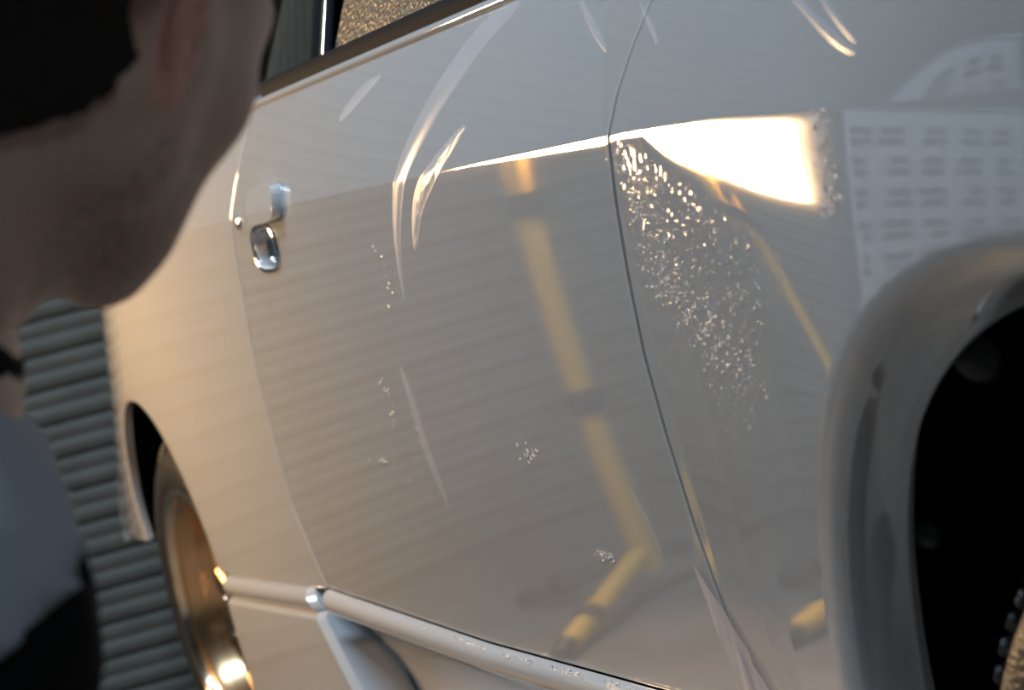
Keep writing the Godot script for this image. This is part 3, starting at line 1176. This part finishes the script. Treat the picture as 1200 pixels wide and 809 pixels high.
func cone(p: Vector3, a: Vector3, b: Vector3, ra: float, rb: float) -> float:
	var ab := b - a
	var t := clampf((p - a).dot(ab) / maxf(ab.length_squared(), 1e-9), 0.0, 1.0)
	return (p - a - ab * t).length() - lerpf(ra, rb, t)


func ell(p: Vector3, c: Vector3, r: Vector3) -> float:
	var q := (p - c) / r
	var k := q.length()
	if k < 0.001:
		return -minf(r.x, minf(r.y, r.z))
	return (k - 1.0) * k / (q / r).length()


func nets(f: Callable, lo: Vector3, hi: Vector3, cell: float, t: Transform3D, tint: Callable, a: Acc) -> void:
	var dim := Vector3i(((hi - lo) / cell).ceil()) + Vector3i.ONE
	var nx := dim.x
	var ny := dim.y
	var nz := dim.z
	var val := PackedFloat32Array()
	val.resize(nx * ny * nz)
	val.fill(1e9)
	var bs := 5
	var near := cell * bs * 0.87 * 1.25 + cell
	var cells := PackedInt32Array()
	for bz in range(0, nz - 1, bs):
		for by in range(0, ny - 1, bs):
			for bx in range(0, nx - 1, bs):
				var mid := lo + Vector3(bx + bs / 2.0, by + bs / 2.0, bz + bs / 2.0) * cell
				if absf(f.call(mid)) > near:
					continue
				for z in range(bz, mini(bz + bs + 1, nz)):
					for y in range(by, mini(by + bs + 1, ny)):
						for x in range(bx, mini(bx + bs + 1, nx)):
							var id := (z * ny + y) * nx + x
							if val[id] == 1e9:
								val[id] = f.call(lo + Vector3(x, y, z) * cell)
							if x < nx - 1 and y < ny - 1 and z < nz - 1 and x < bx + bs and y < by + bs and z < bz + bs:
								cells.append(id)
	var sx := 1
	var sy := nx
	var sz := nx * ny
	var corner := [0, sx, sy, sx + sy, sz, sx + sz, sy + sz, sx + sy + sz]
	var off := []
	for k in 8:
		off.append(Vector3(k & 1, (k >> 1) & 1, (k >> 2) & 1))
	var edges := [[0, 1], [2, 3], [4, 5], [6, 7], [0, 2], [1, 3], [4, 6], [5, 7], [0, 4], [1, 5], [2, 6], [3, 7]]
	var at := {}
	var pos := PackedVector3Array()
	for id in cells:
		var inside := 0
		var bad := false
		for k in 8:
			var v := val[id + corner[k]]
			if v == 1e9:
				bad = true
			elif v < 0.0:
				inside += 1
		if bad or inside == 0 or inside == 8:
			continue
		var sum := Vector3.ZERO
		var cnt := 0
		for e in edges:
			var va := val[id + corner[e[0]]]
			var vb := val[id + corner[e[1]]]
			if (va < 0.0) != (vb < 0.0):
				sum += off[e[0]].lerp(off[e[1]], va / (va - vb))
				cnt += 1
		at[id] = pos.size()
		pos.append(lo + (Vector3(id % nx, (id / nx) % ny, id / (nx * ny)) + sum / cnt) * cell)
	var norm := PackedVector3Array()
	norm.resize(pos.size())
	var quads := []
	for id in at:
		var v0 := val[id]
		for ax in 3:
			var st: int = [sx, sy, sz][ax]
			var s1: int = [sy, sz, sx][ax]
			var s2: int = [sz, sx, sy][ax]
			var v1 := val[id + st]
			if v1 == 1e9 or (v0 < 0.0) == (v1 < 0.0):
				continue
			if at.has(id - s1) and at.has(id - s2) and at.has(id - s1 - s2):
				var q := [at[id], at[id - s1], at[id - s1 - s2], at[id - s2]]
				if v0 < 0.0:
					q.reverse()
				quads.append(q)
				# q runs so that its cross product points inwards
				var g := (pos[q[2]] - pos[q[0]]).cross(pos[q[3]] - pos[q[1]])
				for k in q:
					norm[k] -= g
	var sgn := 1.0
	if quads.size():
		var q: Array = quads[0]
		var e := 0.002
		var p := pos[q[0]]
		var gr := Vector3(f.call(p + Vector3(e, 0, 0)) - f.call(p - Vector3(e, 0, 0)), f.call(p + Vector3(0, e, 0)) - f.call(p - Vector3(0, e, 0)), f.call(p + Vector3(0, 0, e)) - f.call(p - Vector3(0, 0, e)))
		if gr.dot(norm[q[0]]) < 0.0:
			sgn = -1.0
	for q in quads:
		var c := Color(1, 1, 1)
		var i := 0
		var pp := []
		var nn := []
		for k in q:
			pp.append(t * pos[k])
			nn.append((t.basis * (norm[k] * sgn)).normalized())
		a.quad(pp[0], pp[1], pp[2], pp[3], nn[0], nn[1], nn[2], nn[3])
		var order := a.v.size() - 6
		for j in 6:
			a.c[order + j] = tint.call(t.affine_inverse() * a.v[order + j])


# head, in its own axes: origin between the ear canals, +x the person's right, +y up, +z the face
func head_core(p: Vector3) -> float:
	var m := Vector3(absf(p.x), p.y, p.z)
	var d := ell(p, Vector3(0, 0.045, -0.018), Vector3(0.076, 0.088, 0.098))
	d = smin(d, ell(p, Vector3(0, -0.012, 0.05), Vector3(0.060, 0.078, 0.050)), 0.03)
	d = smin(d, cone(m, Vector3(0.050, -0.052, 0.012), Vector3(0.020, -0.100, 0.076), 0.023, 0.022), 0.04)
	d = smin(d, cone(m, Vector3(0.050, -0.052, 0.012), Vector3(0.055, -0.005, 0.012), 0.022, 0.022), 0.03)
	d = smin(d, cone(m, Vector3(0.046, -0.02, 0.055), Vector3(0.034, -0.078, 0.062), 0.022, 0.020), 0.03)
	d = smin(d, ell(m, Vector3(0.049, 0.022, 0.056), Vector3(0.019, 0.030, 0.026)), 0.025)
	d = smin(d, ell(p, Vector3(0, -0.075, 0.052), Vector3(0.040, 0.036, 0.044)), 0.025)
	d = smin(d, (m - Vector3(0.046, -0.014, 0.066)).length() - 0.022, 0.025)
	d = smin(d, cone(m, Vector3(0.012, 0.034, 0.094), Vector3(0.046, 0.034, 0.078), 0.012, 0.012), 0.02)
	d = smin(d, cone(p, Vector3(0, 0.02, 0.098), Vector3(0, -0.022, 0.119), 0.009, 0.012), 0.014)
	d = smin(d, (m - Vector3(0.011, -0.026, 0.107)).length() - 0.009, 0.008)
	d = maxf(d, -((m - Vector3(0.030, 0.016, 0.100)).length() - 0.013))
	d = minf(d, (m - Vector3(0.030, 0.014, 0.083)).length() - 0.0125)
	d = smin(d, ell(m, Vector3(0.012, -0.052, 0.101), Vector3(0.018, 0.006, 0.010)), 0.006)
	d = smin(d, ell(m, Vector3(0.010, -0.064, 0.100), Vector3(0.016, 0.006, 0.010)), 0.006)
	d = smin(d, (p - Vector3(0, -0.098, 0.090)).length() - 0.018, 0.02)
	return d


func ear(p: Vector3) -> float:
	var m := Vector3(absf(p.x), p.y, p.z)
	# own frame: the ear leans back and stands off the skull
	var q := m - Vector3(0.073, 0.006, -0.008)
	q = q.rotated(Vector3.UP, 0.5)
	q = q.rotated(Vector3.RIGHT, 0.18)
	var d := ell(q, Vector3(0.004, 0.004, -0.006), Vector3(0.0065, 0.031, 0.019))
	var last := Vector3(0.006, -0.012, 0.010)
	for k in 8:
		var t := 0.5 + 3.9 * k / 7.0 - PI / 2.0
		var c := Vector3(0.010, 0.006 - 0.029 * sin(-t - 0.25), -0.006 + 0.018 * cos(t + 2.2))
		if k > 0:
			d = smin(d, cone(q, last, c, 0.0042, 0.0042), 0.004)
		last = c
	d = smin(d, ell(q, Vector3(0.004, -0.030, 0.0), Vector3(0.0055, 0.011, 0.009)), 0.008)
	d = maxf(d, -ell(q, Vector3(0.012, 0.0, 0.0), Vector3(0.007, 0.014, 0.009)))
	return d


var neck_root := Vector3.ZERO  # base of the neck in head axes, set by the pose


func head_sdf(p: Vector3) -> float:
	var d := head_core(p)
	d = smin(d, cone(p, Vector3(0, -0.035, -0.022), neck_root, 0.056, 0.062), 0.03)
	var m := p
	d = smin(d, cone(m, Vector3(0.060, -0.030, -0.018), neck_root + Vector3(0.012, 0.0, 0.055), 0.012, 0.013), 0.018)
	d = smin(d, cone(m, Vector3(-0.060, -0.030, -0.018), neck_root + Vector3(-0.012, 0.0, 0.055), 0.012, 0.013), 0.018)
	d = smin(d, cone(p, Vector3(0, -0.085, 0.03), neck_root + Vector3(0, 0.01, 0.05), 0.022, 0.024), 0.03)
	d = smin(d, ear(p), 0.006)
	return d


func hair_sdf(p: Vector3) -> float:
	var d := smin(head_core(p), cone(p, Vector3(0, -0.035, -0.022), neck_root, 0.056, 0.062), 0.03)
	d -= 0.007 + 0.0015 * sin(p.x * 420.0) * sin(p.y * 300.0 + p.z * 200.0)
	# hairline: round the ear, sideburn, forehead and nape
	var m := absf(p.x)
	var line := table(p.z, [-0.12, -0.06, -0.035, -0.018, 0.0, 0.012, 0.016, 0.03, 0.034, 0.06, 0.1], [-0.086, -0.080, -0.052, -0.004, 0.036, 0.042, 0.036, 0.036, 0.05, 0.07, 0.085])
	var cut := (line - p.y) * 0.72
	var ring := Vector2(p.y - 0.008, p.z + 0.008)
	if m > 0.055:
		cut = maxf(cut, 0.030 - ring.length() if p.z < 0.012 else -1.0)
	return maxf(d, cut)


func make_man() -> void:
	var cam_r: Vector3 = cam_basis.x
	var cam_u: Vector3 = cam_basis.y
	# head pose
	var head_at := EAR_AT
	var fwd := (RU * sin(HEAD_AZ) + RF * cos(HEAD_AZ)).rotated(Vector3.UP, 0.0)
	var right := fwd.cross(Vector3.UP).normalized()
	var hb := Basis(right, Vector3.UP, fwd)
	# the axes: x right, y up, z face (a left-handed trio turned right by mirroring x is not wanted, so x is the left-hand side there)
	hb = Basis(-right, Vector3.UP, fwd)
	hb = Basis(right, HEAD_PITCH * -1.0) * hb
	hb = Basis(RF, HEAD_ROLL) * hb
	# ear_at is the right ear; the origin lies between the ears
	var origin := head_at + hb.x * 0.078 * HEAD_SCALE
	var ht := Transform3D(hb.scaled_local(Vector3.ONE * HEAD_SCALE), origin)
	var inv := ht.affine_inverse()
	var nb := NECK_AT
	neck_root = inv * nb
	var skin := lin(0.52, 0.215, 0.112)
	var lip := lin(0.36, 0.13, 0.10)
	var flush := lin(0.86, 0.20, 0.11)
	var speck := FastNoiseLite.new()
	speck.seed = 31
	speck.frequency = 160.0
	var man := base("person", "man with short dark hair in a blue jacket bending down to look along the car", "person", Vector3.ZERO)
	var body := Acc.new()
	nets(head_sdf, Vector3(-0.13, -0.30, -0.17), Vector3(0.13, 0.15, 0.16), 0.0036, ht, func(p: Vector3) -> Color:
		var m := absf(p.x)
		if m > 0.06 and ear(p) < 0.003:
			return flush
		if m < 0.024 and p.y < -0.045 and p.y > -0.072 and p.z > 0.098:
			return lip
		var c := skin
		# stubble: dark bristles over jaw, lip and throat
		if p.y < -0.042 and p.z > 0.0 and speck.get_noise_3d(p.x * 9.0, p.y * 9.0, p.z * 9.0) > 0.05:
			c = skin.lerp(lin(0.12, 0.085, 0.07), 0.55)
		return c, body)
	# body under the clothes
	var up := Vector3.UP
	var rb := Vector3(0.998, 0, -0.06)
	var fb := up.cross(rb).normalized()
	var pelvis := Vector3(-1.80, GROUND + 0.30, 0.98)
	var chest := nb.lerp(pelvis, 0.34) - up * 0.02
	var belly := nb.lerp(pelvis, 0.7)
	var js := {}
	for s in [1.0, -1.0]:
		js[s] = {
			"sh": SHOULDER_R if s > 0.0 else SHOULDER_L,
			"hip": pelvis + rb * 0.09 * s,
		}
		js[s].el = js[s].sh + ((-RF * 0.55 - up * 0.75 - RU * 0.3).normalized() if s > 0.0 else Vector3(-0.12, -0.88, -0.30)) * 0.27
		js[s].wr = js[s].el - up * 0.10 + fb * 0.21 - rb * 0.05 * s
		js[s].kn = js[s].hip + fb * 0.40 + rb * 0.07 * s
		js[s].kn.y = GROUND + 0.08
		js[s].an = js[s].kn - fb * 0.42 - rb * 0.03 * s
		js[s].an.y = GROUND + 0.06
		js[s].toe = js[s].an - fb * 0.15
		js[s].toe.y = GROUND + 0.036
	var torso := func(p: Vector3, o: float) -> float:
		var d := cone(p, chest, belly, 0.125 + o, 0.115 + o)
		d = smin(d, cone(p, chest + rb * 0.07, belly + rb * 0.04, 0.10 + o, 0.10 + o), 0.05)
		d = smin(d, cone(p, chest - rb * 0.07, belly - rb * 0.04, 0.10 + o, 0.10 + o), 0.05)
		d = smin(d, cone(p, belly, pelvis, 0.115 + o, 0.125 + o), 0.06)
		d = smin(d, cone(p, nb - up * 0.02, chest, 0.062 + o, 0.11 + o), 0.06)
		for s in [1.0, -1.0]:
			d = smin(d, cone(p, nb - up * 0.045, js[s].sh, 0.05 + o, 0.056 + o), 0.05)
		return d
	var arms := func(p: Vector3, o: float) -> float:
		var d := 9.0
		for s in [1.0, -1.0]:
			d = minf(d, smin(cone(p, js[s].sh, js[s].el, 0.056 + o, 0.043 + o), cone(p, js[s].el, js[s].wr, 0.042 + o, 0.028 + o), 0.02))
		return d
	var legs := func(p: Vector3, o: float) -> float:
		var d := 9.0
		for s in [1.0, -1.0]:
			d = minf(d, smin(cone(p, js[s].hip, js[s].kn, 0.088 + o, 0.058 + o), cone(p, js[s].kn, js[s].an, 0.056 + o, 0.036 + o), 0.03))
		return d
	var whole := func(p: Vector3) -> float:
		return smin(smin(torso.call(p, 0.0), arms.call(p, 0.0), 0.03), legs.call(p, 0.0), 0.04)
	var lo := nb
	var hi := nb
	for s in [1.0, -1.0]:
		for k in js[s]:
			lo = lo.min(js[s][k])
			hi = hi.max(js[s][k])
	lo -= Vector3.ONE * 0.2
	hi += Vector3.ONE * 0.2
	lo.y = maxf(lo.y, GROUND - 0.03)
	nets(whole, lo, hi, 0.016, Transform3D(), func(_p): return skin, body)
	for s in [1.0, -1.0]:
		hand(body, js[s].wr, (fb * 0.9 - up * 0.45).normalized(), rb * s, skin)
	part("body", body.mesh(), mats.skin, man)
	var hair := Acc.new()
	nets(hair_sdf, Vector3(-0.1, -0.09, -0.14), Vector3(0.1, 0.16, 0.11), 0.004, ht, func(_p): return Color(1, 1, 1), hair)
	part("hair", hair.mesh(), mats.dark_hair, man)
	var fold_n := FastNoiseLite.new()
	fold_n.seed = 17
	fold_n.frequency = 9.0
	var jacket := Acc.new()
	var arm_cut := func(p: Vector3) -> float:
		# above the seam that joins the blue yoke to the black sleeves
		var d := 9.0
		for s in [1.0, -1.0]:
			var ax: Vector3 = (js[s].el - js[s].sh).normalized()
			d = minf(d, 0.055 - (p - js[s].sh).dot(ax))
		return d
	var yoke := func(p: Vector3) -> float:
		var o: float = 0.020 + 0.006 * fold_n.get_noise_3d(p.x, p.y * 2.2, p.z)
		var d := smin(torso.call(p, o), arms.call(p, o), 0.05)
		d = maxf(d, -arm_cut.call(p))
		d = maxf(d, (p - nb).dot((origin - nb).normalized()) + 0.006)
		return d
	nets(yoke, lo, hi, 0.013, Transform3D(), func(_p): return Color(1, 1, 1), jacket)
	part("jacket", jacket.mesh(), mats.blue_cloth, man)
	var sleeves := Acc.new()
	nets(func(p: Vector3) -> float:
		var o: float = 0.024 + 0.006 * fold_n.get_noise_3d(p.x * 1.3, p.y * 2.6, p.z)
		var d: float = smin(arms.call(p, o), torso.call(p, o - 0.012), 0.03)
		return maxf(d, arm_cut.call(p) - 0.006), lo, hi, 0.013, Transform3D(), func(_p): return Color(1, 1, 1), sleeves)
	part("sleeves", sleeves.mesh(), mats.black_cloth, man)
	var pants := Acc.new()
	nets(func(p: Vector3) -> float: return maxf(minf(legs.call(p, 0.018), cone(p, belly, pelvis, 0.12, 0.145)), p.y - GROUND - 0.42), lo, hi, 0.016, Transform3D(), func(_p): return Color(1, 1, 1), pants)
	part("trousers", pants.mesh(), mats.dark_trousers, man)
	var nax := (origin - hb.y * 0.06 - nb).normalized()
	var ring := []
	var cx := nax.cross(RF).normalized()
	for k in 33:
		var t := TAU * k / 32.0
		ring.append(nb + nax * 0.012 + (cx * cos(t) + nax.cross(cx) * sin(t)) * 0.070)
	var collar := Acc.new()
	tube_into(collar, ring, func(_t): return 0.019, 12, false)
	part("collar", collar.mesh(), mats.black_cloth, man)
	for s in [1.0, -1.0]:
		var shoe := Acc.new()
		nets(func(p: Vector3) -> float: return smin(cone(p, js[s].an, js[s].toe, 0.05, 0.034), cone(p, js[s].an, js[s].an + up * 0.03, 0.052, 0.046), 0.03), (js[s].toe as Vector3).min(js[s].an) - Vector3.ONE * 0.09, (js[s].toe as Vector3).max(js[s].an) + Vector3.ONE * 0.09, 0.01, Transform3D(), func(_p): return Color(1, 1, 1), shoe)
		part("shoe", shoe.mesh(), mats.black_plastic, man)


func hand(a: Acc, wrist: Vector3, along: Vector3, out: Vector3, skin: Color) -> void:
	# a relaxed hand: palm, four fingers of unequal length bent at the knuckles, and a thumb from the side of the palm
	var side := (out - along * out.dot(along)).normalized()
	var down := along.cross(side).normalized()
	if down.y > 0.0:
		down = -down
	var b := []
	var inner := -side
	for k in 4:
		var off := inner * (0.028 - 0.0187 * k)
		var l: float = [0.062, 0.072, 0.067, 0.052][k]
		var p0 := wrist + along * 0.085 + off
		var p1 := p0 + (along * 0.92 + down * 0.38).normalized() * l * 0.5
		var p2 := p1 + (along * 0.6 + down * 0.8).normalized() * l * 0.32
		var p3 := p2 + (along * 0.3 + down * 0.95).normalized() * l * 0.24
		b.append([wrist + along * 0.02 + off * 0.6, p0, 0.013, 0.0105])
		b.append([p0, p1, 0.0095, 0.0085])
		b.append([p1, p2, 0.0085, 0.0078])
		b.append([p2, p3, 0.0078, 0.0068])
	var t0 := wrist + along * 0.03 + inner * 0.028
	var t1 := t0 + (along * 0.6 + inner * 0.7 + down * 0.3).normalized() * 0.042
	var t2 := t1 + (along * 0.85 + inner * 0.25 + down * 0.4).normalized() * 0.032
	b.append([wrist, t0, 0.018, 0.014])
	b.append([t0, t1, 0.013, 0.0105])
	b.append([t1, t2, 0.0105, 0.0085])
	b.append([wrist - along * 0.06, wrist + along * 0.01, 0.029, 0.022])
	nets(func(p: Vector3) -> float:
		var d := 9.0
		for e in b:
			d = smin(d, cone(p, e[0], e[1], e[2], e[3]), 0.005)
		return d, wrist - Vector3.ONE * 0.18, wrist + Vector3.ONE * 0.18, 0.004, Transform3D(), func(_p): return skin, a)
